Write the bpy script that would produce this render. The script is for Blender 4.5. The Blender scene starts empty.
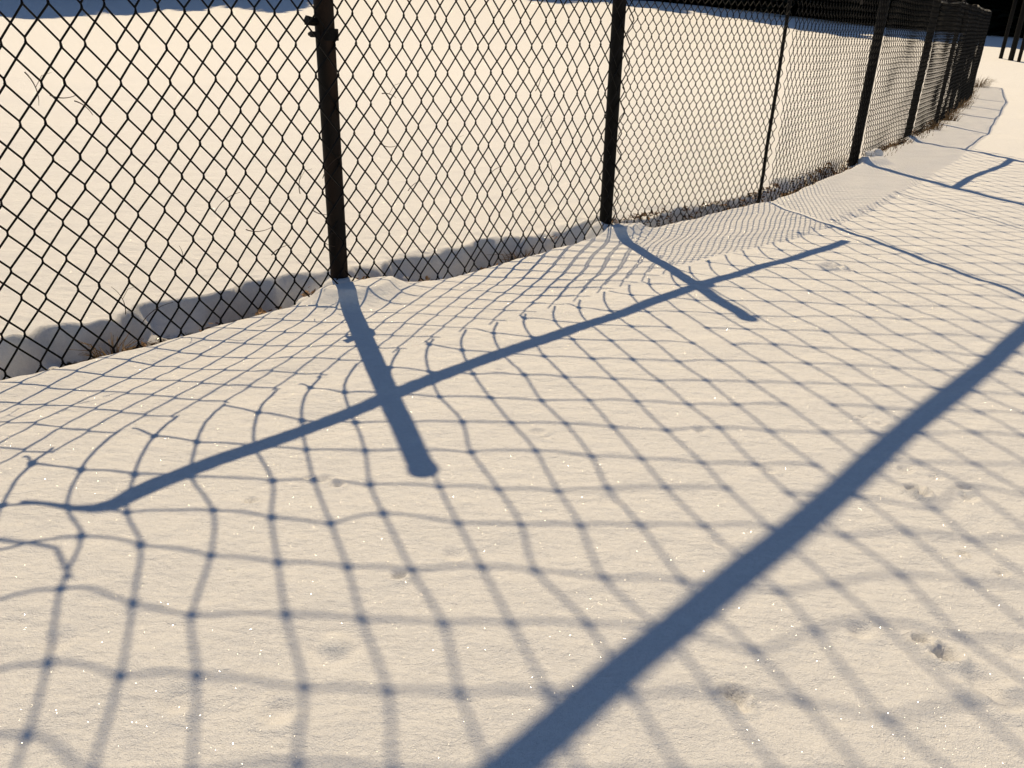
import bpy, bmesh, math, random
import numpy as np
from mathutils import Vector, Matrix, noise

random.seed(7)
rng = np.random.default_rng(11)
D = bpy.data
scene = bpy.context.scene
COL = scene.collection
R = math.radians

# ------------------------------------------------------------------ camera numbers
FPX, TH, ROLL, CAMH = 830.0, R(24.1), R(2.2), 1.15
SUN_EL, SHADOW_DIR = R(60.0), R(-70.0)          # elevation; heading of the shadows on the ground
SX, SY = math.cos(SHADOW_DIR), math.sin(SHADOW_DIR)
K = math.tan(SUN_EL) / math.tan(R(51.2))         # heights of the tall upper part follow the sun's height

# ------------------------------------------------------------------ helpers
def tag(o, label=None, cat=None, group=None, kind=None):
    if label: o['label'] = label
    if cat: o['category'] = cat
    if group: o['group'] = group
    if kind: o['kind'] = kind
    return o

def empty(name, loc=(0, 0, 0)):
    o = D.objects.new(name, None)
    o.location = loc
    o.empty_display_size = .2
    COL.objects.link(o)
    return o

class MB:
    """collects vertices and faces of one mesh"""
    def __init__(self):
        self.v, self.f, self.n = [], [], 0

    def add(self, verts, faces):
        self.v.append(np.asarray(verts, float).reshape(-1, 3))
        b = self.n
        self.f += [tuple(i + b for i in f) for f in faces]
        self.n += len(self.v[-1])

    def tube(self, pts, r, sides=6, cap=True):
        P = np.asarray(pts, float)
        n = len(P)
        rad = np.full(n, r) if np.isscalar(r) else np.asarray(r, float)
        T = np.gradient(P, axis=0)
        T /= np.linalg.norm(T, axis=1)[:, None] + 1e-12
        ref = np.array([0.31, 0.2, 0.93])
        if abs(T[0] @ ref) > .95 or abs(T[n // 2] @ ref) > .97:
            ref = np.array([0.93, -.3, 0.2])
        A = np.cross(T, ref)
        A /= np.linalg.norm(A, axis=1)[:, None] + 1e-12
        B = np.cross(T, A)
        ang = np.arange(sides) * 2 * math.pi / sides
        V = P[:, None, :] + rad[:, None, None] * (A[:, None, :] * np.cos(ang)[None, :, None] + B[:, None, :] * np.sin(ang)[None, :, None])
        F = []
        for i in range(n - 1):
            for k in range(sides):
                k2 = (k + 1) % sides
                F.append((i * sides + k, i * sides + k2, (i + 1) * sides + k2, (i + 1) * sides + k))
        if cap:
            F.append(tuple(range(sides))[::-1])
            F.append(tuple((n - 1) * sides + k for k in range(sides)))
        self.add(V.reshape(-1, 3), F)

    def blob(self, c, r, seed=0, squash=(1, 1, 1), rings=4, seg=7, rough=.2):
        V, F = [], []
        c = np.asarray(c, float)
        rr = random.Random(seed)
        V.append(c + np.array([0, 0, r * squash[2]]))
        for i in range(1, rings):
            ph = math.pi * i / rings
            for k in range(seg):
                a = 2 * math.pi * k / seg
                q = r * (1 + rough * (rr.random() - .5) * 2)
                V.append(c + np.array([q * math.sin(ph) * math.cos(a) * squash[0], q * math.sin(ph) * math.sin(a) * squash[1], q * math.cos(ph) * squash[2]]))
        V.append(c - np.array([0, 0, r * squash[2]]))
        for k in range(seg):
            F.append((0, 1 + k, 1 + (k + 1) % seg))
        for i in range(rings - 2):
            for k in range(seg):
                a, b = 1 + i * seg + k, 1 + i * seg + (k + 1) % seg
                F.append((a, a + seg, b + seg, b))
        L = len(V) - 1
        for k in range(seg):
            F.append((L, 1 + (rings - 2) * seg + (k + 1) % seg, 1 + (rings - 2) * seg + k))
        self.add(V, F)

    def build(self, name, m, parent=None, smooth=True):
        me = D.meshes.new(name)
        V = np.concatenate(self.v)
        me.from_pydata(V.tolist(), [], self.f)
        me.update()
        if smooth:
            me.polygons.foreach_set('use_smooth', np.ones(len(me.polygons), bool))
        me.materials.append(m)
        o = D.objects.new(name, me)
        COL.objects.link(o)
        if parent is not None:
            # meshes are made in world coordinates: move them into the parent's frame
            L = Vector(parent_world(parent))
            me.transform(Matrix.Translation(-L))
            o.parent = parent
        return o

def parent_world(p):
    v = Vector(p.location)
    while p.parent is not None:
        p = p.parent
        v += p.location
    return v

def wob(seed, n=5, lo=.5, hi=3.0):
    """smooth random function of two variables, about -1..1"""
    r = random.Random(seed)
    W = [(r.uniform(lo, hi) * r.choice((-1, 1)), r.uniform(lo, hi), r.uniform(0, 6.28)) for _ in range(n)]
    def f(a, b=0.0):
        s = 0.0
        for x, y, p in W:
            s = s + np.sin(a * x + b * y + p)
        return s / math.sqrt(n) * .8
    return f

# ------------------------------------------------------------------ materials
def mat(name):
    m = D.materials.new(name)
    m.use_nodes = True
    nt = m.node_tree
    bs = nt.nodes['Principled BSDF']
    return m, nt, bs

def N(nt, t, **kw):
    n = nt.nodes.new(t)
    for k, v in kw.items():
        setattr(n, k, v)
    return n

def simple(name, c1, c2, scale, rough, spec=.5, bump=0.0, metal=0.0, stretch=(1, 1, 1)):
    m, nt, bs = mat(name)
    geo = N(nt, 'ShaderNodeNewGeometry')
    mp = N(nt, 'ShaderNodeMapping')
    mp.inputs['Scale'].default_value = stretch
    nt.links.new(geo.outputs['Position'], mp.inputs['Vector'])
    no = N(nt, 'ShaderNodeTexNoise')
    no.inputs['Scale'].default_value = scale
    no.inputs['Detail'].default_value = 6
    nt.links.new(mp.outputs[0], no.inputs['Vector'])
    ra = N(nt, 'ShaderNodeValToRGB')
    ra.color_ramp.elements[0].position = .38
    ra.color_ramp.elements[1].position = .68
    ra.color_ramp.elements[0].color = (*c1, 1)
    ra.color_ramp.elements[1].color = (*c2, 1)
    nt.links.new(no.outputs[0], ra.inputs[0])
    nt.links.new(ra.outputs[0], bs.inputs['Base Color'])
    bs.inputs['Roughness'].default_value = rough
    bs.inputs['Metallic'].default_value = metal
    bs.inputs['Specular IOR Level'].default_value = spec
    if bump:
        b = N(nt, 'ShaderNodeBump')
        b.inputs['Strength'].default_value = bump
        b.inputs['Distance'].default_value = .004
        nt.links.new(no.outputs[0], b.inputs['Height'])
        nt.links.new(b.outputs[0], bs.inputs['Normal'])
    return m

M = {}
M['wire'] = simple('black_wire', (.0016, .0014, .0012), (.004, .0034, .0028), 30, .6, .16)
M['post'] = simple('black_post', (.0022, .0018, .0015), (.006, .0045, .003), 14, .65, .16, bump=.3, stretch=(1, 1, .35))
M['rusty'] = simple('rusty_post', (.004, .0028, .002), (.024, .012, .006), 11, .7, .2, bump=.5, stretch=(1, 1, .4))
M['net'] = simple('net_twine', (.02, .018, .016), (.04, .035, .03), 60, .8)
M['grey_metal'] = simple('grey_metal', (.16, .155, .14), (.28, .27, .25), 20, .45, metal=.6)
M['stem'] = simple('dry_stem', (.02, .012, .006), (.07, .04, .018), 40, .8)
M['leaf'] = simple('dead_leaf', (.07, .036, .015), (.26, .14, .06), 45, .75)
M['grass'] = simple('dead_grass', (.10, .06, .026), (.28, .18, .08), 30, .8)
M['bark'] = simple('bark', (.02, .016, .012), (.05, .04, .03), 9, .9, bump=.6, stretch=(1, 1, .25))
M['needles'] = simple('spruce_needles', (.004, .007, .005), (.010, .017, .009), 1.3, .85, .1)
M['pale_metal'] = simple('pale_metal', (.5, .5, .48), (.65, .64, .6), 8, .4)

def snow_material(name, soil):
    m, nt, bs = mat(name)
    L = nt.links.new
    geo = N(nt, 'ShaderNodeNewGeometry')
    P = geo.outputs['Position']
    out = nt.nodes['Material Output']
    # granular and drifted relief
    def noi(scale, detail, rough=.6, vec=P):
        n = N(nt, 'ShaderNodeTexNoise')
        n.inputs['Scale'].default_value = scale
        n.inputs['Detail'].default_value = detail
        n.inputs['Roughness'].default_value = rough
        L(vec, n.inputs['Vector'])
        return n
    mp = N(nt, 'ShaderNodeMapping')
    mp.inputs['Rotation'].default_value = (0, 0, R(25))
    mp.inputs['Scale'].default_value = (1, 2.4, 1)
    L(P, mp.inputs['Vector'])
    n1 = noi(330, 3, .75)
    n2 = noi(70, 4, .65)
    n3 = noi(9, 4, .55, mp.outputs[0])
    b1 = N(nt, 'ShaderNodeBump'); b1.inputs['Strength'].default_value = .92; b1.inputs['Distance'].default_value = .0055
    b2 = N(nt, 'ShaderNodeBump'); b2.inputs['Strength'].default_value = .5; b2.inputs['Distance'].default_value = .008
    b3 = N(nt, 'ShaderNodeBump'); b3.inputs['Strength'].default_value = .42; b3.inputs['Distance'].default_value = .02
    n4 = noi(2.2, 5, .6, mp.outputs[0])
    b4 = N(nt, 'ShaderNodeBump'); b4.inputs['Strength'].default_value = .5; b4.inputs['Distance'].default_value = .06
    L(n4.outputs[0], b4.inputs['Height']); L(b4.outputs[0], b3.inputs['Normal'])
    L(n3.outputs[0], b3.inputs['Height'])
    L(n2.outputs[0], b2.inputs['Height']); L(b3.outputs[0], b2.inputs['Normal'])
    L(n1.outputs[0], b1.inputs['Height']); L(b2.outputs[0], b1.inputs['Normal'])
    # base colour: nearly white, faint tone variation
    ra = N(nt, 'ShaderNodeValToRGB')
    ra.color_ramp.elements[0].position = .3; ra.color_ramp.elements[1].position = .7
    ra.color_ramp.elements[0].color = (.73, .73, .74, 1)
    ra.color_ramp.elements[1].color = (.93, .925, .92, 1)
    am = N(nt, 'ShaderNodeMix', data_type='FLOAT'); am.inputs['Factor'].default_value = .35
    L(n1.outputs[0], am.inputs['A']); L(n2.outputs[0], am.inputs['B'])
    L(am.outputs['Result'], ra.inputs[0])
    colr = ra.outputs[0]
    if soil:
        # bare soil at the bottom of the melted trench along the fence
        sp = N(nt, 'ShaderNodeSeparateXYZ'); L(P, sp.inputs[0])
        ns = noi(14, 5, .7)
        mr = N(nt, 'ShaderNodeMath', operation='MULTIPLY_ADD')
        L(ns.outputs[0], mr.inputs[0]); mr.inputs[1].default_value = .12
        L(sp.outputs['Z'], mr.inputs[2])
        mr2 = N(nt, 'ShaderNodeMapRange')
        mr2.inputs['From Min'].default_value = -.105; mr2.inputs['From Max'].default_value = -.088
        L(mr.outputs[0], mr2.inputs['Value'])
        rs = N(nt, 'ShaderNodeValToRGB')
        rs.color_ramp.elements[0].color = (.02, .013, .008, 1)
        rs.color_ramp.elements[1].color = (.09, .055, .03, 1)
        L(n2.outputs[0], rs.inputs[0])
        mx = N(nt, 'ShaderNodeMix', data_type='RGBA')
        L(mr2.outputs[0], mx.inputs['Factor'])
        L(rs.outputs[0], mx.inputs['A']); L(colr, mx.inputs['B'])
        colr = mx.outputs['Result']
    L(colr, bs.inputs['Base Color'])
    bs.inputs['Roughness'].default_value = .8
    bs.inputs['Specular IOR Level'].default_value = .08
    L(b1.outputs[0], bs.inputs['Normal'])
    # ice crystals: sparse grains with their own tilt and a mirror finish
    vo = N(nt, 'ShaderNodeTexVoronoi')
    vo.inputs['Scale'].default_value = 1050
    L(P, vo.inputs['Vector'])
    sc = N(nt, 'ShaderNodeSeparateColor'); L(vo.outputs['Color'], sc.inputs[0])
    gt = N(nt, 'ShaderNodeMath', operation='GREATER_THAN'); gt.inputs[1].default_value = .84
    L(sc.outputs[2], gt.inputs[0])
    dl = N(nt, 'ShaderNodeMath', operation='LESS_THAN'); dl.inputs[1].default_value = .38
    L(vo.outputs['Distance'], dl.inputs[0])
    mk = N(nt, 'ShaderNodeMath', operation='MULTIPLY'); L(gt.outputs[0], mk.inputs[0]); L(dl.outputs[0], mk.inputs[1])
    cx = N(nt, 'ShaderNodeCombineXYZ')
    for k in (0, 1):
        ma = N(nt, 'ShaderNodeMath', operation='MULTIPLY_ADD')
        L(sc.outputs[k], ma.inputs[0]); ma.inputs[1].default_value = 1.1; ma.inputs[2].default_value = -.55
        L(ma.outputs[0], cx.inputs[k])
    va = N(nt, 'ShaderNodeVectorMath', operation='ADD'); L(geo.outputs['Normal'], va.inputs[0]); L(cx.outputs[0], va.inputs[1])
    vn = N(nt, 'ShaderNodeVectorMath', operation='NORMALIZE'); L(va.outputs[0], vn.inputs[0])
    gl = N(nt, 'ShaderNodeBsdfAnisotropic')
    gl.inputs['Color'].default_value = (.36, .36, .36, 1)
    gl.inputs['Roughness'].default_value = .13
    L(vn.outputs[0], gl.inputs['Normal'])
    ms = N(nt, 'ShaderNodeMixShader')
    mf = N(nt, 'ShaderNodeMath', operation='MULTIPLY'); mf.inputs[1].default_value = .38
    L(mk.outputs[0], mf.inputs[0])
    L(mf.outputs[0], ms.inputs[0]); L(bs.outputs[0], ms.inputs[1]); L(gl.outputs[0], ms.inputs[2])
    L(ms.outputs[0], out.inputs['Surface'])
    return m

M['snow'] = snow_material('snow', True)
M['snow_plain'] = snow_material('snow_clump', False)

# ------------------------------------------------------------------ fence line
P1 = np.array([-.784, 3.548]); P2 = np.array([.515, 4.868]); PT = np.array([1.69, 5.90])
P3 = np.array([3.07, 7.887]); P4 = np.array([4.36, 9.78])
FAR = [np.array(p) for p in ((5.48, 11.55), (6.43, 13.2), (7.31, 14.75), (8.3, 16.45), (10.1, 20.06))]
FD = (P2 - P1) / np.linalg.norm(P2 - P1)
PL = P1 - FD * 2.75
POLY = [PL, P1, P2, PT, P3, P4] + FAR
SEG = np.array([np.linalg.norm(POLY[i + 1] - POLY[i]) for i in range(len(POLY) - 1)])
CUM = np.concatenate([[0], np.cumsum(SEG)]) - SEG[0]      # arc length, zero at post P1
T_P1, T_P2, T_PT, T_P3, T_P4 = CUM[1:6]

def along(t, n=0.0, poly=POLY, cum=CUM):
    """point on the fence line at arc length t, moved n towards the near side"""
    i = int(np.clip(np.searchsorted(cum, t) - 1, 0, len(poly) - 2))
    d = (poly[i + 1] - poly[i]) / np.linalg.norm(poly[i + 1] - poly[i])
    p = poly[i] + d * (t - cum[i])
    return np.array([p[0] + d[1] * n, p[1] - d[0] * n])

def fence_coords(x, y):
    best = np.full(x.shape, 1e9); tt = np.zeros(x.shape); nn = np.zeros(x.shape)
    for i in range(len(POLY) - 1):
        a, b = POLY[i], POLY[i + 1]
        d = (b - a) / SEG[i]
        s = (x - a[0]) * d[0] + (y - a[1]) * d[1]
        lo = -60 if i == 0 else 0
        sc = np.clip(s, lo, SEG[i])
        px, py = a[0] + d[0] * sc, a[1] + d[1] * sc
        q = np.hypot(x - px, y - py)
        n = (x - a[0]) * d[1] - (y - a[1]) * d[0]
        m = q < best
        best[m] = q[m]; tt[m] = (CUM[i] + sc)[m]; nn[m] = np.sign(n[m]) * q[m]
    return tt, nn

def sstep(a, b, x):
    t = np.clip((x - a) / (b - a), 0, 1)
    return t * t * (3 - 2 * t)

CREST = np.array([(-3, .22), (-1.42, .204), (-1.1, .194), (-.92, .174), (-.71, .135), (-.5, .115), (-.28, .126), (-.1, .15), (.065, .15), (.2, .165), (.48, .198), (.68, .188), (.98, .16), (1.3, .15), (1.54, .13),
                  (1.8, .144), (2.0, .185), (2.35, .14), (2.87, .10), (3.27, .09), (3.43, .09), (3.96, .10), (4.6, .10), (5.2, .10), (5.6, .11), (6.0, .09), (6.6, .05), (8, .03), (40, .02)])
LIP = np.array([(-3, .19), (-1.3, .183), (-1.03, .215), (-.9, .2), (-.72, .29), (-.5, .26), (-.28, .27), (-.07, .28), (.12, .18), (.29, .10), (.59, .17), (.81, .19), (1.17, .18), (1.5, .08), (1.85, .06), (2.2, .03), (2.84, .07), (3.5, .07), (4.5, .09), (6, .08), (9, .12), (40, .12)])
w_lip, w_lip2 = wob(3, 6, 5, 16), wob(5, 6, 18, 40)
w_a, w_b, w_c = wob(21, 7, 1.2, 4.5), wob(22, 8, 6, 16), wob(23, 9, 22, 60)
w_lump = wob(61, 8, 16, 55)
w_far = wob(31, 6, .08, .35)

# animal tracks and small pits: x, y, radius, depth
def gpt(px, py, z=0.0):
    Fv = np.array([0, math.cos(TH), -math.sin(TH)]); U0 = np.array([0, math.sin(TH), math.cos(TH)]); X0 = np.array([1., 0, 0])
    Rv = math.cos(ROLL) * X0 + math.sin(ROLL) * U0; Uv = -math.sin(ROLL) * X0 + math.cos(ROLL) * U0
    d = Fv + Rv * (px - 512) / FPX - Uv * (py - 384) / FPX
    return np.array([0, 0, CAMH]) + d * (z - CAMH) / d[2]
TRACKS = [(914, 490, .022, .016), (922, 495, .017, .014), (963, 488, .018, .006), (968, 498, .02, .006), (922, 640, .018, .012), (945, 655, .024, .014), (735, 697, .020, .012), (743, 709, .013, .008),
          (728, 690, .012, .005), (963, 552, .009, .008), (1002, 572, .013, .006), (830, 266, .05, .012), (845, 270, .03, .008), (252, 502, .013, .007), (325, 478, .02, .006), (337, 484, .016, .006), (308, 477, .012, .004), (905, 470, .02, .005), (935, 478, .018, .004),
          (880, 425, .016, .005), (862, 418, .014, .004), (398, 577, .018, .006), (335, 645, .03, -.006), (400, 578, .012, .006), (280, 712, .03, .006), (538, 432, .022, .005), (545, 437, .015, .004), (500, 370, .02, .003), (860, 630, .025, .005), (985, 682, .035, .007), (1005, 700, .03, .006), (1015, 650, .02, .004), (720, 540, .03, .003), (610, 500, .03, .003), (180, 700, .03, .004), (60, 640, .03, .004), (455, 555, .025, .004), (700, 430, .02, .004), (770, 470, .018, .005)]
TRK = [(gpt(a, b)[0], gpt(a, b)[1], r * .85, d * (2.7 if d >= .01 else 2.1)) for a, b, r, d in TRACKS]

def far_rise(x, y):
    r = np.hypot(x, y)
    az = np.degrees(np.arctan2(x, np.maximum(y, 1e-3)))
    A = np.interp(az, [-60, -25, -5, 8, 14, 22, 28, 33, 60], [1.0, 1.05, 2.0, 1.85, 1.6, 1.15, .98, .7, .6])
    return sstep(20, 44, r) * A * np.where(y > 0, 1, 0)

def ground_z(x, y):
    x = np.asarray(x, float); y = np.asarray(y, float)
    r = np.hypot(x, y)
    z = far_rise(x, y) + .04 * w_far(x, y) * sstep(8, 40, r)
    near = 1 - sstep(14, 40, r)
    z = z + near * (.006 * (1 + .9 * sstep(5, 10, r)) * w_a(x, y) + .0030 * w_b(x * .9, y * 1.3)) + (1 - sstep(5, 10, r)) * .0010 * w_c(x, y * 1.5)
    t, n = fence_coords(x, y)
    c = np.interp(t, CREST[:, 0], CREST[:, 1])
    l = np.interp(t, LIP[:, 0], LIP[:, 1]) + .035 * w_lip(t, t * .3) + .016 * w_lip2(t, z * 0)
    n2 = n + .010 * w_lip2(t * .6 + 9, n * 2)
    depth = np.interp(t, [-3, 2, 3, 5.6, 6.6, 9, 25], [.15, .15, .12, .10, .05, .04, .03]) + .018 * w_lip(t * 1.3 + 4, n * 3) + .09 * np.exp(-((t + .33) / .17) ** 2) + .05 * np.exp(-((t + 1.0) / .1) ** 2)
    near_side = 1 - sstep(c - .055, c, n2)               # 0 on the path side, 1 inside the trench
    far_side = 1 - sstep(l - .005, l + .055, -n2)
    inside = np.minimum(near_side, far_side)
    # little snow piles round the post feet
    pile = np.zeros_like(z)
    for (tp, rr, hh, off) in ((T_P1, .19, .20, .03), (T_P1 - .13, .08, .12, .0), (T_P2, .17, .19, .02), (T_P3 + .12, .16, .16, .08), (T_P4, .1, .08, .02)):
        q = np.hypot((t - tp), (n - off) * 1.0)
        pile = np.maximum(pile, hh * np.exp(-(q / rr) ** 2.6))
    tr = depth * inside * (np.abs(n) < 1.5)
    z = z - np.maximum(tr - pile, -.05)
    z = z + .022 * np.exp(-((n - c - .03) / .09) ** 2) * (t < 5.8) * (np.abs(n) < 1) * .5      # slightly raised, rounded brink
    z = z + .011 * w_lump(x, y) * np.exp(-((n + .2) / .16) ** 2) * (t < 9) * near
    for (tx, ty, tr_, td) in TRK:
        q2 = ((x - tx) ** 2 + (y - ty) ** 2) / tr_ ** 2
        m = q2 < 16
        if m.any():
            z = np.where(m, z - td * np.exp(-q2 ** 1.8) + td * .35 * np.exp(-((np.sqrt(q2) - 1.7) / .5) ** 2) * np.where(y < ty, 1, .4), z)
    return z

def axis(lo, hi, step, gl, gh, L0, L1):
    mid = list(np.arange(lo, hi, step))
    up, s = [], step
    v = mid[-1]
    while v < L1:
        s *= gh; v += s; up.append(v)
    dn, s = [], step
    v = mid[0]
    while v > L0:
        s *= gl; v -= s; dn.append(v)
    return np.array(dn[::-1] + mid + up)

gx = axis(-1.9, 3.1, .0085, 1.045, 1.018, -700, 700)
gy = axis(.8, 5.6, .0085, 1.06, 1.018, -300, 900)
NX, NY = len(gx), len(gy)
GX, GY = np.meshgrid(gx, gy)
GZ = np.zeros_like(GX)
for j0 in range(0, NY, 100):
    GZ[j0:j0 + 100] = ground_z(GX[j0:j0 + 100], GY[j0:j0 + 100])
me = D.meshes.new('snow_ground')
V = np.stack([GX, GY, GZ], -1).reshape(-1, 3)
idx = np.arange(NX * NY).reshape(NY, NX)
Q = np.stack([idx[:-1, :-1], idx[:-1, 1:], idx[1:, 1:], idx[1:, :-1]], -1).reshape(-1, 4)
me.vertices.add(len(V)); me.vertices.foreach_set('co', V.ravel())
me.loops.add(Q.size); me.loops.foreach_set('vertex_index', Q.ravel().astype(np.int32))
me.polygons.add(len(Q)); me.polygons.foreach_set('loop_start', np.arange(0, Q.size, 4, dtype=np.int32))
me.polygons.foreach_set('use_smooth', np.ones(len(Q), bool))
me.update(calc_edges=True); me.validate()
me.materials.append(M['snow'])
go = D.objects.new('snow_ground', me); COL.objects.link(go)
tag(go, 'snow covered ground with a melted trench along the fence and small animal tracks', 'snow', kind='structure')

def gz(x, y):
    return float(ground_z(np.array([x]), np.array([y]))[0])

# ------------------------------------------------------------------ the fence
fence = empty('chain_link_fence', (P1[0], P1[1], 0))
tag(fence, 'black chain link fence on dark posts beside the snowy path', 'fence')

def post(t_or_xy, top, r, m, label=None, cap=True, lean=(0, 0), wiggle=0.0, foot=-.25):
    p = along(t_or_xy) if np.isscalar(t_or_xy) else t_or_xy
    mb = MB()
    zs = np.concatenate([np.linspace(foot, top, 24 if wiggle else 10)])
    w = wob(int(abs(p[0]) * 1000) + 3, 5, 6, 22)
    pts = [(p[0] + lean[0] * z + wiggle * w(z, 0), p[1] + lean[1] * z + wiggle * w(z, 7), z) for z in zs]
    mb.tube(pts, r if np.isscalar(r) else np.where(zs < 1.42, r[0], r[1]), 18)
    o = mb.build('fence_post', m, fence)
    if label: o['label'] = label
    if cap:
        cb = MB()
        zc = [top - .035, top - .034, top + .004, top + .014, top + .02]
        cb.tube([(p[0] + lean[0] * top, p[1] + lean[1] * top, z) for z in zc], [r * .98, r * 1.13, r * 1.13, r * .9, r * .3], 18)
        cb.build('post_cap', M['post'], o)
    return o, p

def band(o, p, z, r, tab_dir=None):
    mb = MB()
    mb.tube([(p[0], p[1], z - .022), (p[0], p[1], z - .021), (p[0], p[1], z + .021), (p[0], p[1], z + .022)], [r, r + .006, r + .006, r], 20)
    if tab_dir is not None:
        d = np.array([*tab_dir, 0.0]); q = np.array([p[0], p[1], z])
        mb.tube([q + d * (r - .005), q + d * (r + .035)], .012, 6)
        mb.tube([q + d * (r - .01) + [0, 0, .045], q + d * (r + .02) + [0, 0, .045], q + d * (r + .05) + [0, 0, .05]], [.012, .017, .02], 6)
        nrm = np.array([-d[1], d[0], 0])
        mb.tube([q + d * (r + .026) - nrm * .024, q + d * (r + .026) + nrm * .024], .008, 6)
        mb.tube([q + d * (r + .026) + nrm * .024, q + d * (r + .026) + nrm * .032], .014, 6)
    mb.build('brace_band', M['post'], o, smooth=False)

o1, p1 = post(T_P1, 2.06 * K, .039, M['rusty'], 'thick rusty brown post with a clamp, standing in a snow pile', lean=FD * -.008)
band(o1, p1, 1.045, .039, -FD)
o2, p2 = post(T_P2, 1.93 * K, .037, M['post'], lean=FD * -.028)
band(o2, p2, 1.40 * K, .037)
ot, pt = post(T_PT, 3.27 * K, (.0115, .021), M['post'], 'thin crooked post', cap=False, wiggle=.009)
o3, p3 = post(T_P3, 3.27 * K, .042, M['post'])
o4, p4 = post(T_P4, 3.27 * K, .038, M['post'])
ol, pl = post(-2.65, 3.4 * K, .045, M['post'])
for k, q in enumerate(FAR):
    post(q, 1.47, (.026, .034, .034, .034, .036)[k], M['post'])

# fine chain link fabric, one mesh per bay
PH = .1415
W, V0, WR = .090, .121, .0033
d1, d2, d3 = wob(41, 6, 1.5, 5), wob(42, 6, 1.5, 5), wob(43, 7, 6, 14)
def fabric(t0, t1, z0, z1, sides, r=WR, amp=1.0, sc=1.0, back=False, ph=0.0, n0=.045):
    mb = MB()
    hw, VV = W * sc / 2, V0 * sc
    i0, i1 = math.ceil(t0 / hw), math.floor(t1 / hw)
    zf = lambda t: z0
    near = z1 == 0
    lam = LAM if back else 0.0
    for i in range(i0, i1):
        ta, tb = i * hw + ph, (i + 1) * hw + ph
        if near: z1 = float(near_top(ta))
        zlo, zhi = z0 - lam * TZ, z1 - lam * TZ
        off = 0 if i % 2 == 0 else VV / 2
        ks = range(int((z0 - off) / (VV)) - 1, int((z1 - off) / VV) + 2)
        pts = []
        for k in ks:
            za = off + k * VV          # node on column ta, then tb half a pitch higher
            for (t, z, s) in ((ta - .0016, za, 1), (tb + .0016, za + VV / 2, -1)):
                for dz, dn in ((-.0055, -s * .0022), (.0055, s * .0022)):
                    zz = z + dz
                    pts.append((t, zz, dn))
        a = np.array(pts)
        if a[-1, 1] < zlo or a[0, 1] > zhi:
            continue
        def cut(zc):
            return [np.interp(zc, a[:, 1], a[:, q]) if q != 1 else zc for q in range(3)]
        inner = a[(a[:, 1] > zlo + .004) & (a[:, 1] < zhi - .004)]
        a = np.vstack([cut(zlo), inner, cut(zhi)])
        if len(a) < 4:
            continue
        ex = 1.0 + .5 * math.exp(-((ta + 1.35) / .5) ** 2)
        tt = a[:, 0] + amp * ex * (.0075 * d1(a[:, 0], a[:, 1] * 1.6) + .0022 * d3(a[:, 0] * 1.7, a[:, 1] * 2))
        zz = a[:, 1] + amp * ex * (.0085 * d2(a[:, 0], a[:, 1] * 1.6) + .0022 * d3(a[:, 0] * 2 + 3, a[:, 1] * 1.7))
        bulge = .008 * d1(a[:, 0] * 1.3 + 5, a[:, 1] * 2)
        P = np.array([(*along(t, n + b), z) for t, z, n, b in zip(tt, zz, a[:, 2], bulge + n0)])
        if back:      # second skin: the first one carried along the sun's direction, drifting sideways towards the right end
            P = P + np.array([-SX, -SY, TZ]) * lam
            P[:, :2] += FD * (.030 * sstep(.3, 1.85, tt))[:, None]
        mb.tube(P, r, sides, cap=True)
    return mb.build('mesh_panel', M['wire'], fence)

TOP = 1.43
def near_top(t):
    return np.interp(t, [-2.7, -1.4, 0, 1.85, 3.42, 3.6, 4.4], [1.19, 1.225, 1.285, 1.335, 1.335, 1.345, 1.43])
LAM, TZ = .0615, math.tan(SUN_EL)
# two near bays: wide mesh, second skin added so both shadows fall as one
for bk in (False, True):
    fabric(-2.72, T_P1, -.13, 0, 5, r=.0036, sc=1.867, back=bk, ph=PH, n0=.098)
    fabric(T_P1, T_P2 - (.17 if bk else .11), -.13, 0, 5, r=.0034, sc=1.867, back=bk, ph=PH, n0=.098)
fabric(T_P2, T_PT, -.12, 0, 5, sc=.70, r=.0027)
fabric(T_PT, T_P3, -.10, 0, 4, r=.0026, sc=.86)
fabric(T_P3, T_P4, -.06, TOP, 4, r=.0029, sc=.80)
for k in range(5):
    fabric(CUM[5 + k], CUM[6 + k], -.03, 1.45, 4, r=.0031, amp=.5, sc=.85)

# line of the added net: straight from the left, then on to the two tall posts
NPOLY = [PL, P1 + FD * 3.36, P3, P4]
NSEG = [np.linalg.norm(NPOLY[i + 1] - NPOLY[i]) for i in range(3)]
NCUM = np.concatenate([[0], np.cumsum(NSEG)]) - 2.75
def non(t, n=.05):
    return along(t, n, NPOLY, NCUM)

# top rail with a torn, bent end; then a bay without rail; then rail again
mb = MB()
ra = [(-1.12, 1.345, .006), (-1.06, 1.41, .008), (-.985, 1.50, .012), (-.93, 1.548, .018), (-.885, 1.562, .026), (-.845, 1.545, .029), (-.79, 1.522, .030), (-.6, 1.488, .030), (-.03, 1.433, .030), (.9, 1.40, .030), (1.74, 1.385, .030), (2.5, 1.42, .029), (3.28, 1.455, .028)]
fine = []
A = np.array(ra)
for s in np.linspace(0, len(A) - 1, 90):
    fine.append([np.interp(s, np.arange(len(A)), A[:, k]) for k in range(3)])
fine = np.array(fine)
mb.tube([(*non(t, .0), z * K) for t, z, r in fine], fine[:, 2], 14)
r1 = mb.build('top_rail', M['post'], fence); r1['label'] = 'top rail with a torn bent end'
mb = MB()
ts = np.linspace(T_P3, T_P4, 12)
mb.tube([(*along(t), np.interp(t, [T_P3, T_P4], [2.06, 2.44])) for t in ts], .032, 12)
mb.build('top_rail', M['post'], fence)
mb = MB()
ts = np.linspace(T_P4, CUM[-1], 60)
wr = wob(77, 5, .6, 2.2)
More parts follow.
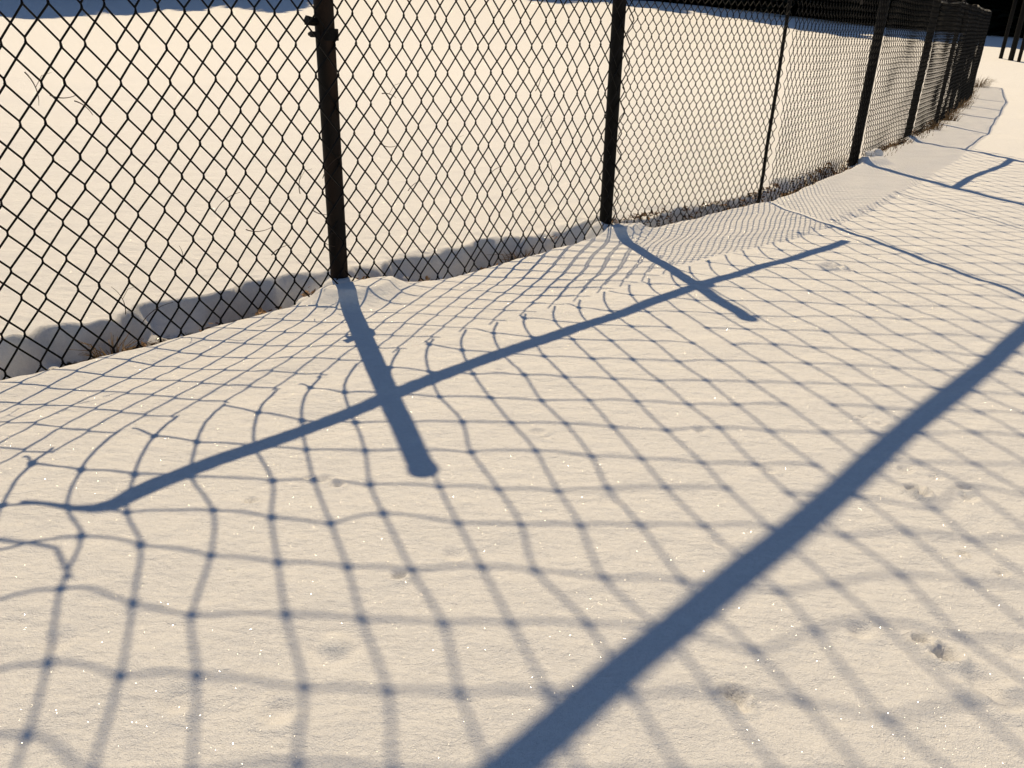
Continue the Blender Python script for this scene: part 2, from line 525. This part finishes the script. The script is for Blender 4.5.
mb.tube([(*along(t, .01), 1.445 + .02 * wr(t, 1)) for t in ts], .009, 8)
mb.build('top_rail', M['grey_metal'], fence)
# loose selvage wire curling along the far top edge
mb = MB()
ts = np.linspace(CUM[7], CUM[-1], 260)
wr2 = wob(78, 6, 8, 26)
mb.tube([(*along(t, .02 + .02 * wr2(t, 3)), 1.46 + .02 * wr2(t, 0) + .01 * wr(t, 2)) for t in ts], .0045, 5)
mb.build('loose_wire', M['grey_metal'], fence)
# high bar
mb = MB()
ts = np.concatenate([np.linspace(-2.65, 3.36, 40), np.linspace(3.4, NCUM[-1], 20)])
mb.tube([(*non(t, .0), np.interp(t, [-2.65, 3.4, 8], [3.37 * K, 3.085 * K, 3.10 * K])) for t in ts], .040, 16)
ob = mb.build('crossbar', M['post'], fence)

# coarse knotted net, added out of view to cast the wide net shadow
MEAS = [(-0.96, 2.403), (-0.954, 1.915), (-0.95, 2.2), (-0.933, 1.681), (-0.808, 2.392), (-0.798, 2.129), (-0.79, 1.864), (-0.67, 2.509), (-0.624, 2.067), (-0.613, 1.832), (-0.607, 2.318), (-0.471, 2.23), (-0.47, 2.465), (-0.47, 1.997), (-0.453, 2.736), (-0.447, 1.779), (-0.346, 1.865), (-0.327, 2.156), (-0.313, 2.396), (-0.309, 2.611), (-0.295, 2.888), (-0.2, 2.015), (-0.19, 2.194), (-0.167, 2.529), (-0.137, 2.785), (-0.11, 3.139), (-0.003, 2.421), (0.001, 2.196), (0.003, 2.652), (0.07, 3.048), (0.115, 2.773), (0.139, 2.062), (0.156, 2.345), (0.157, 2.569), (0.266, 2.939), (0.308, 2.699), (0.319, 2.5), (0.328, 3.597), (0.455, 3.115), (0.464, 2.604), (0.47, 3.722), (0.472, 2.828), (0.491, 3.453), (0.626, 3.802), (0.637, 2.735), (0.644, 2.976), (0.649, 2.55), (0.651, 3.617), (0.68, 3.366), (0.82, 2.884), (0.821, 3.113), (0.828, 2.735), (0.838, 3.597), (0.984, 3.803), (0.988, 3.06), (0.989, 2.876), (1.031, 3.554), (1.174, 3.043), (1.181, 3.724), (1.19, 3.465), (1.351, 3.498), (1.364, 3.76), (1.521, 3.675), (1.546, 3.502)]
PIT, VST = .168, .243
def net_n(t):
    return float(np.interp(t, [2.6, 3.3], [.10, .05]))
nodes = {}
for i in range(-15, 50):
    for j in range(-40, 20):
        t = .0 + PIT * i + .012 * random.uniform(-1, 1)
        z = 2.66 + .155 * i + VST * j + .012 * random.uniform(-1, 1)
        if i > 8: z = 2.66 + .155 * 8 + .155 * (i - 8) + VST * j + .012 * random.uniform(-1, 1)
        if (near_top(t) + .03 + 1.917 * net_n(t)) / K < z < 4.9:
            nodes[(i, j)] = [t, z]
used = set()
for (t, z) in MEAS:
    k = min((k for k in nodes if k not in used), key=lambda k: ((nodes[k][0] - t) / .1) ** 2 + ((nodes[k][1] - z) / .12) ** 2)
    if abs(nodes[k][0] - t) < .07 and abs(nodes[k][1] - z) < .09:
        nodes[k] = [.8 * t + .2 * nodes[k][0], .8 * z + .2 * nodes[k][1]]; used.add(k)
def strand(pts, sag):
    P = np.array([pts[0]] + list(pts) + [pts[-1]], float)
    out = []
    for a, b, c, d in zip(P[:-3], P[1:-2], P[2:-1], P[3:]):
        for u in (0, .25, .5, .75):
            q = .5 * (2 * b + (c - a) * u + (2 * a - 5 * b + 4 * c - d) * u * u + (3 * b - a - 3 * c + d) * u ** 3)
            out.append((q[0], q[1] - sag * math.sin(math.pi * u)))
    out.append(tuple(P[-1]))
    return out
mb = MB()
netw = wob(51, 5, 1, 3)
def net3(p):
    lean = .10 * math.exp(-max(0.0, p[1] * K - 1.917 * net_n(p[0]) - float(near_top(p[0]))) / .16)
    p = (p[0] + lean, p[1])
    n = net_n(p[0])                 # hung n in front of the post line: slide down the sun's ray by that much
    return (*non(p[0] - .475 * n, n + .006 * float(netw(p[0], p[1]))), p[1] * K - 1.917 * n)
broken = {(0, 3), (-5, 1), (5, 2)}
for i in range(-15, 50):
    col = sorted((nodes[k] for k in nodes if k[0] == i), key=lambda q: q[1])
    if len(col) < 2: continue
    col = [[col[0][0], (near_top(col[0][0]) - .01 + 1.917 * net_n(col[0][0])) / K]] + col
    mb.tube([net3(p) for p in strand(col, 0)], .0049, 5)
for j in range(-40, 20):
    row = [nodes[k] for k in sorted(k for k in nodes if k[1] == j)]
    if row and row[0][0] > -2.4 and row[0][1] < 1.3:
        zt = (near_top(row[0][0]) + 1.917 * net_n(row[0][0])) / K
        row = [[row[0][0] - max(0, row[0][1] - zt) / .155 * PIT, zt]] + row
    run = []
    for p in row:
        if run and random.random() < .012:
            if len(run) > 1: mb.tube([net3(q) for q in strand(run, .01)], .0044, 5)
            run = []
        run.append(p)
    if len(run) > 1: mb.tube([net3(q) for q in strand(run, .01)], .0044, 5)
for k, p in nodes.items():
    q = net3(p)
    mb.blob(q, .0145, hash(k) % 999, rings=3, seg=6, squash=(1, 1, 1.3))
tc = T_PT + 1.5
mb.tube([(*along(tc, .05), z) for z in np.linspace(1.3, 4.9 * K, 12)], .009, 6)  # upright cord added for its thin straight shadow
# torn loose end at the left
mb.tube([net3(p) for p in ((-1.3, 1.50), (-1.14, 1.534), (-1.042, 1.65), (-1.0, 1.70), (-.95, 1.9))], .006, 5)
nt_ = mb.build('shadow_net', M['net'], fence); nt_['label'] = 'unseen coarse knotted net added above the chain link to cast its shadow'

# ------------------------------------------------------------------ dry stems caught in the mesh
STEMS = [(-1.13, .93, .16, -.9), (-1.07, .86, .12, -.5), (-1.0, .84, .10, -.3), (-1.25, .72, .13, 2.2), (-.57, .42, .2, 1.1), (-.45, .34, .17, -.5), (-.2, .45, .18, 1.9), (-.15, .38, .14, -.8), (-.09, .5, .2, 1.3), (-.13, .27, .14, -1.2), (-.35, .22, .14, .9), (-.72, .25, .12, 1.2),
         (.22, .82, .1, .2), (.2, .62, .12, -.7), (.35, .4, .12, 1.1), (.6, .55, .1, 1.2), (.85, .42, .13, 1.0), (1.15, .8, .12, .9), (1.2, .62, .15, 1.4), (1.3, .35, .2, 1.5), (.95, .25, .2, 1.3), (-.95, .1, .2, 1.4), (-.9, .05, .22, 1.0)]
for k, (t, z, ln, a) in enumerate(STEMS):
    ln = ln * .62
    p = along(t, .052)
    root = (p[0], p[1], z)
    mb = MB()
    rr = random.Random(k)
    pts = []
    for s in np.linspace(0, 1, 9):
        b = a + .5 * s * (1 if k % 2 else -1)
        q = along(t + ln * s * math.cos(b), .052 + .02 * s)
        pts.append((q[0], q[1], z + ln * s * math.sin(b)))
    mb.tube(pts, np.linspace(.0022, .0008, 9), 4)
    if k % 3 == 0:
        q = np.array(pts[4]); mb.tube([q, q + np.array([.02, .01, .035]), q + np.array([.05, .015, .045])], [.0011, .0008, .0005], 4)
    o = mb.build('dry_stem', M['stem'], None)
    o.data.transform(Matrix.Translation(-Vector(pts[0]))); o.location = pts[0]
    tag(o, 'thin curled dry plant stem caught in the chain link mesh', 'stem', 'dry stems caught in the mesh')

# ------------------------------------------------------------------ dead leaves, grass and snow clumps at the fence foot
mb = MB()
def leaf(x, y, z, s):
    a = random.uniform(0, 6.28); tx, ty = random.uniform(-.7, .7), random.uniform(-.7, .7)
    Rm = np.array(Matrix.Rotation(a, 3, 'Z') @ Matrix.Rotation(tx, 3, 'X') @ Matrix.Rotation(ty, 3, 'Y'))
    v = np.array([(-1, 0, .1), (-.4, .45, 0), (.4, .5, .12), (1, 0, .3), (.4, -.5, .12), (-.4, -.42, .02), (0, 0, -.12)]) * s
    mb.add(v @ Rm.T + [x, y, z], [(0, 6, 1), (1, 6, 2), (2, 6, 3), (3, 6, 4), (4, 6, 5), (5, 6, 0)])
LZ = [(-1.08, -.84, 260, -.12, .10, .06), (-.66, -.12, 1000, -.16, .10, .06), (.12, .58, 750, -.12, .12, .05), (.9, 1.55, 300, -.14, .04, .04), (2.0, 3.4, 900, -.13, .03, .008), (3.4, 5.6, 1000, -.13, .03, .008), (5.6, 8.2, 700, -.08, .05, .02), (8.2, 15, 900, -.1, .08, .03)]
for (a, b, n, lo, hi, up) in LZ:
    cl = wob(int(a * 10) + 400, 5, 4, 14)
    for _ in range(n):
        t = random.uniform(a, b); nn_ = random.uniform(lo, hi)
        if t < 2 and float(cl(t, 0)) < random.uniform(-1.2, .4): continue
        q = along(t, nn_)
        z = gz(q[0], q[1])
        if z > -.03 and t < 2: continue
        if z > .0: continue
        leaf(q[0], q[1], z + random.uniform(.003, .02) + up * random.random() ** 2, random.uniform(.009, .021))
o = mb.build('dead_leaves', M['leaf'], None, smooth=False)
tag(o, 'brown dead leaves and litter lying in the melted trench along the fence foot', 'dead leaves', kind='stuff')

def tuft(t, n, hgt, cnt, spread, k):
    q = along(t, n); z = gz(q[0], q[1])
    mb = MB(); rr = random.Random(k)
    for _ in range(cnt):
        a = rr.uniform(0, 6.28); s0 = rr.uniform(0, spread * .4); L = hgt * rr.uniform(.5, 1.1); ln = rr.uniform(.2, 1.1)
        b = np.array([q[0] + s0 * math.cos(a), q[1] + s0 * math.sin(a), z - .01])
        d = np.array([math.cos(a), math.sin(a), 0])
        mb.tube([b, b + d * L * .25 * ln + [0, 0, L * .55], b + d * L * .75 * ln + [0, 0, L * (.9 - .35 * ln)]], [.0026, .002, .0008], 3)
    o = mb.build('grass_tuft', M['grass'], None)
    o.data.transform(Matrix.Translation(Vector((-q[0], -q[1], -z)))); o.location = (q[0], q[1], z)
    return o
TUFTS = [(-.97, -.10, .22, 60, .13, 'small dry grass tuft in the trench left of the rusty post, nearest the camera'),
         (.30, -.03, .13, 50, .16, 'low dry grass tuft in the trench just right of the rusty post'),
         (1.24, -.08, .16, 50, .16, 'dry grass tuft in the trench just left of the second thick post'),
         (9.5, .08, .16, 60, .2, 'brown grass tuft at the foot of the far fence, nearest of the far tufts'),
         (10.9, .10, .2, 80, .3, 'bushy brown grass tuft at the foot of the far fence, middle one'),
         (13.2, .10, .2, 70, .3, 'brown grass tuft at the foot of the far fence, behind the bushy one'),
         (19.2, .15, .3, 110, .6, 'brown grass tuft at the end post of the fence by the path')]
for k, (t, n, h_, c_, s_, lab) in enumerate(TUFTS):
    tag(tuft(t, n, h_, c_, s_, k), lab, 'grass', 'dry grass tufts along the fence')
# short grass stubble along the far fence foot
mb = MB()
for k in range(2000):
    t = random.uniform(5.6, 19.5) if k < 900 else random.uniform(1.95, 5.8); q = along(t, random.gauss(.05, .05) if k < 900 else random.uniform(-.11, .05)); z = gz(q[0], q[1]); a = random.uniform(0, 6.28); L = random.uniform(.03, .09) if k < 900 else random.uniform(.015, .05)
    b = np.array([q[0], q[1], z - .01]); d = np.array([math.cos(a), math.sin(a), 0]) * L * random.uniform(.2, .9)
    mb.tube([b, b + d * .4 + [0, 0, L * .6], b + d + [0, 0, L * .8]], [.003, .002, .0008], 3)
tag(mb.build('grass_stubble', M['grass'], None), 'short brown grass stubble along the fence foot from the second thick post to the far end', 'grass', kind='stuff')

CL = [(-.16, .03, .05, 'rounded snow clump leaning against the left side of the rusty post'), (T_P3 + .26, .13, .04, 'pointed snow clump beside the third thick post'),
      (T_P3 + .13, .10, .032, 'rounded snow clump at the foot of the third thick post'), (.13, .05, .03, 'small snow clump right of the rusty post')]
for k, (t, n, r, lab) in enumerate(CL):
    r *= 1.35
    q = along(t, n); z = gz(q[0], q[1])
    mb = MB(); mb.blob((0, 0, 0), r, k + 40, (1.25, 1, .8), 8, 14, .16)
    o = mb.build('snow_clump', M['snow_plain'], None); o.location = (q[0], q[1], z + r * .3)
    s = o.modifiers.new('soft', 'SUBSURF'); s.levels = s.render_levels = 1
    tag(o, lab, 'snow clump', 'snow clumps at the post feet')

def gsolve(px, py):
    z = 0.0
    for _ in range(60):
        x, y, _z = gpt(px, py, z); z = .6 * z + .4 * gz(x, y)
    return x, y, z
# ------------------------------------------------------------------ far posts, goal and trees
for k, (px, py, lab) in enumerate(((1000.5, 58.5, 'dark far post nearest the end of the fence'), (1010.5, 60.5, 'thick dark far post between two thinner ones'), (1018.5, 62, 'dark far post closest to the right picture edge'))):
    x, y, z = gsolve(px, py)
    mb = MB(); r = (.055, .075, .05)[k]; hh = (2.6, 4.2, 2.4)[k]
    mb.tube([(0, 0, -.3), (0, 0, .4), (0, 0, 1.2), (0, 0, hh)], r, 10)
    mb.tube([(0, 0, hh), (0, 0, hh + .02), (0, 0, hh + .05)], [r * 1.15, r * 1.15, r * .4], 10)
    o = mb.build('post', M['post'], None); o.location = (x, y, z)
    tag(o, lab, 'post', 'dark posts beside the far end of the path')

def branch_tree(seed, H, base_r):
    """spruce: trunk mesh and crown mesh made of drooping boughs of needle sprays"""
    rr = random.Random(seed)
    tm, cm = MB(), MB()
    tm.tube([(0, 0, -.4), (0, 0, .5), (.05 * rr.uniform(-1, 1), 0, H * .4), (0, 0, H * .98)], [H * .017, H * .014, H * .009, .015], 8)
    z = .25
    while z < H * .985:
        f = 1 - z / H
        L = base_r * (f ** .8) * (1 if z > .8 else .85) + .12
        nb = max(5, int(12 * f + 4))
        a0 = rr.uniform(0, 6.28)
        for k in range(nb):
            a = a0 + 6.283 * k / nb + rr.uniform(-.25, .25)
            Lb = L * rr.uniform(.72, 1.12)
            dx, dy = math.cos(a), math.sin(a)
            steps = max(3, int(Lb / .32))
            drop = rr.uniform(.25, .5)
            for s in range(steps):
                u = (s + .6) / steps
                cx, cy, cz = dx * Lb * u, dy * Lb * u, z - drop * Lb * u * u * .7 + .12 * Lb * u
                wd = (.16 + .34 * math.sin(math.pi * min(1, u * 1.0)) + .08) * min(1, Lb / 1.6)
                ln = Lb / steps * 1.25
                for side in (-1, 1):
                    w2 = wd * rr.uniform(.7, 1.3)
                    dz = -rr.uniform(.1, .45) * w2
                    px_, py_ = -dy * side, dx * side
                    A0 = (cx - dx * ln * .5, cy - dy * ln * .5, cz + .02)
                    B0 = (cx + dx * ln * .5, cy + dy * ln * .5, cz - .02)
                    C0 = (cx + dx * ln * rr.uniform(.5, .95) + px_ * w2, cy + dy * ln * .7 + py_ * w2, cz + dz)
                    D0 = (cx + dx * ln * rr.uniform(-.1, .2) + px_ * w2 * .8, cy + dy * ln * .1 + py_ * w2 * .8, cz + dz * 1.2)
                    cm.add([A0, B0, C0, D0], [(0, 1, 2, 3)])
        z += rr.uniform(.24, .36) * (1 if z < 4 else 1.35)
    return tm, cm
PROTO = []
for s, (H, br) in enumerate(((17, 3.4), (19, 3.7), (15, 3.1))):
    tm, cm = branch_tree(100 + s, H, br)
    root = empty('spruce_tree'); tr = tm.build('trunk', M['bark'], root); cr = cm.build('crown', M['needles'], root, smooth=False)
    PROTO.append((root, tr, cr, H))
firstuse = [True] * 3
def spruce(x, y, k, sc, rot, label, group):
    root, tr, cr, H = PROTO[k]
    if not firstuse[k]:
        r2 = root.copy(); COL.objects.link(r2)
        for ch in (tr, cr):
            c = ch.copy(); COL.objects.link(c); c.parent = r2
        root = r2
    firstuse[k] = False
    root.location = (x, y, gz(x, y) - .1); root.rotation_euler = (0, 0, rot); root.scale = (sc, sc, sc)
    tag(root, label, 'tree', group)
rr = random.Random(5)
GR = 'spruces along the edge of the snow field'
for row in range(4):
    az = -4.0 + row * .9
    while az < 44:
        r = np.interp(az, [-6, 2, 10, 22, 30, 36, 46], [52, 49, 47, 46.5, 46, 46, 46]) + row * 4.2 + rr.uniform(-1, 1)
        x, y = r * math.sin(R(az)), r * math.cos(R(az))
        spruce(x, y, rr.randrange(3), rr.uniform(1.6, 1.95), rr.uniform(0, 6.28), 'dark evergreen tree in the dense wood edge behind the snow field and the fence', GR)
        az += math.degrees(4.6 / r) * rr.uniform(.85, 1.15)
for k in range(13):
    x = -44 + k * 2.5; y = 39 + .1 * k + rr.uniform(-1.0, 1.5)
    spruce(x, y + 5, rr.randrange(3), rr.uniform(1.45, 1.7), rr.uniform(0, 6.28), 'dark evergreen tree beyond the left side of the snow field, its shadow on the snow', 'spruces beyond the left of the field')

# ------------------------------------------------------------------ light
w = D.worlds.new('World'); scene.world = w; w.use_nodes = True
nt = w.node_tree
bg = nt.nodes['Background']
sky = nt.nodes.new('ShaderNodeTexSky'); sky.sky_type = 'NISHITA'; sky.sun_disc = False
sky.sun_elevation = SUN_EL; sky.sun_rotation = math.atan2(-SX, -SY)
sky.air_density = 1.0; sky.dust_density = .1; sky.ozone_density = 2.0
nt.links.new(sky.outputs[0], bg.inputs['Color'])
bg.inputs['Strength'].default_value = .092
sl = D.lights.new('sun', 'SUN'); sl.energy = 5.0; sl.angle = R(.4); sl.color = (1, .80, .515)
so = D.objects.new('sun', sl); COL.objects.link(so)
v = Vector((SX * math.cos(SUN_EL), SY * math.cos(SUN_EL), -math.sin(SUN_EL)))
so.rotation_euler = v.to_track_quat('-Z', 'Y').to_euler()

# ------------------------------------------------------------------ camera
cd = D.cameras.new('camera'); cam = D.objects.new('camera', cd); COL.objects.link(cam)
cd.sensor_fit = 'HORIZONTAL'; cd.sensor_width = 36.0; cd.lens = 36.0 * FPX / 1024
cd.clip_start = .05; cd.clip_end = 3000
Fv = Vector((0, math.cos(TH), -math.sin(TH))); U0 = Vector((0, math.sin(TH), math.cos(TH))); X0 = Vector((1, 0, 0))
Rv = X0 * math.cos(ROLL) + U0 * math.sin(ROLL); Uv = -X0 * math.sin(ROLL) + U0 * math.cos(ROLL)
mw = Matrix((Rv, Uv, -Fv)).transposed().to_4x4(); mw.translation = Vector((0, 0, CAMH))
cam.matrix_world = mw
scene.camera = cam

vs = scene.view_settings
vs.view_transform = 'Standard'; vs.look = 'None'; vs.exposure = -.19; vs.gamma = 1.0
scene.cycles.use_denoising = True
scene.cycles.max_bounces = 8
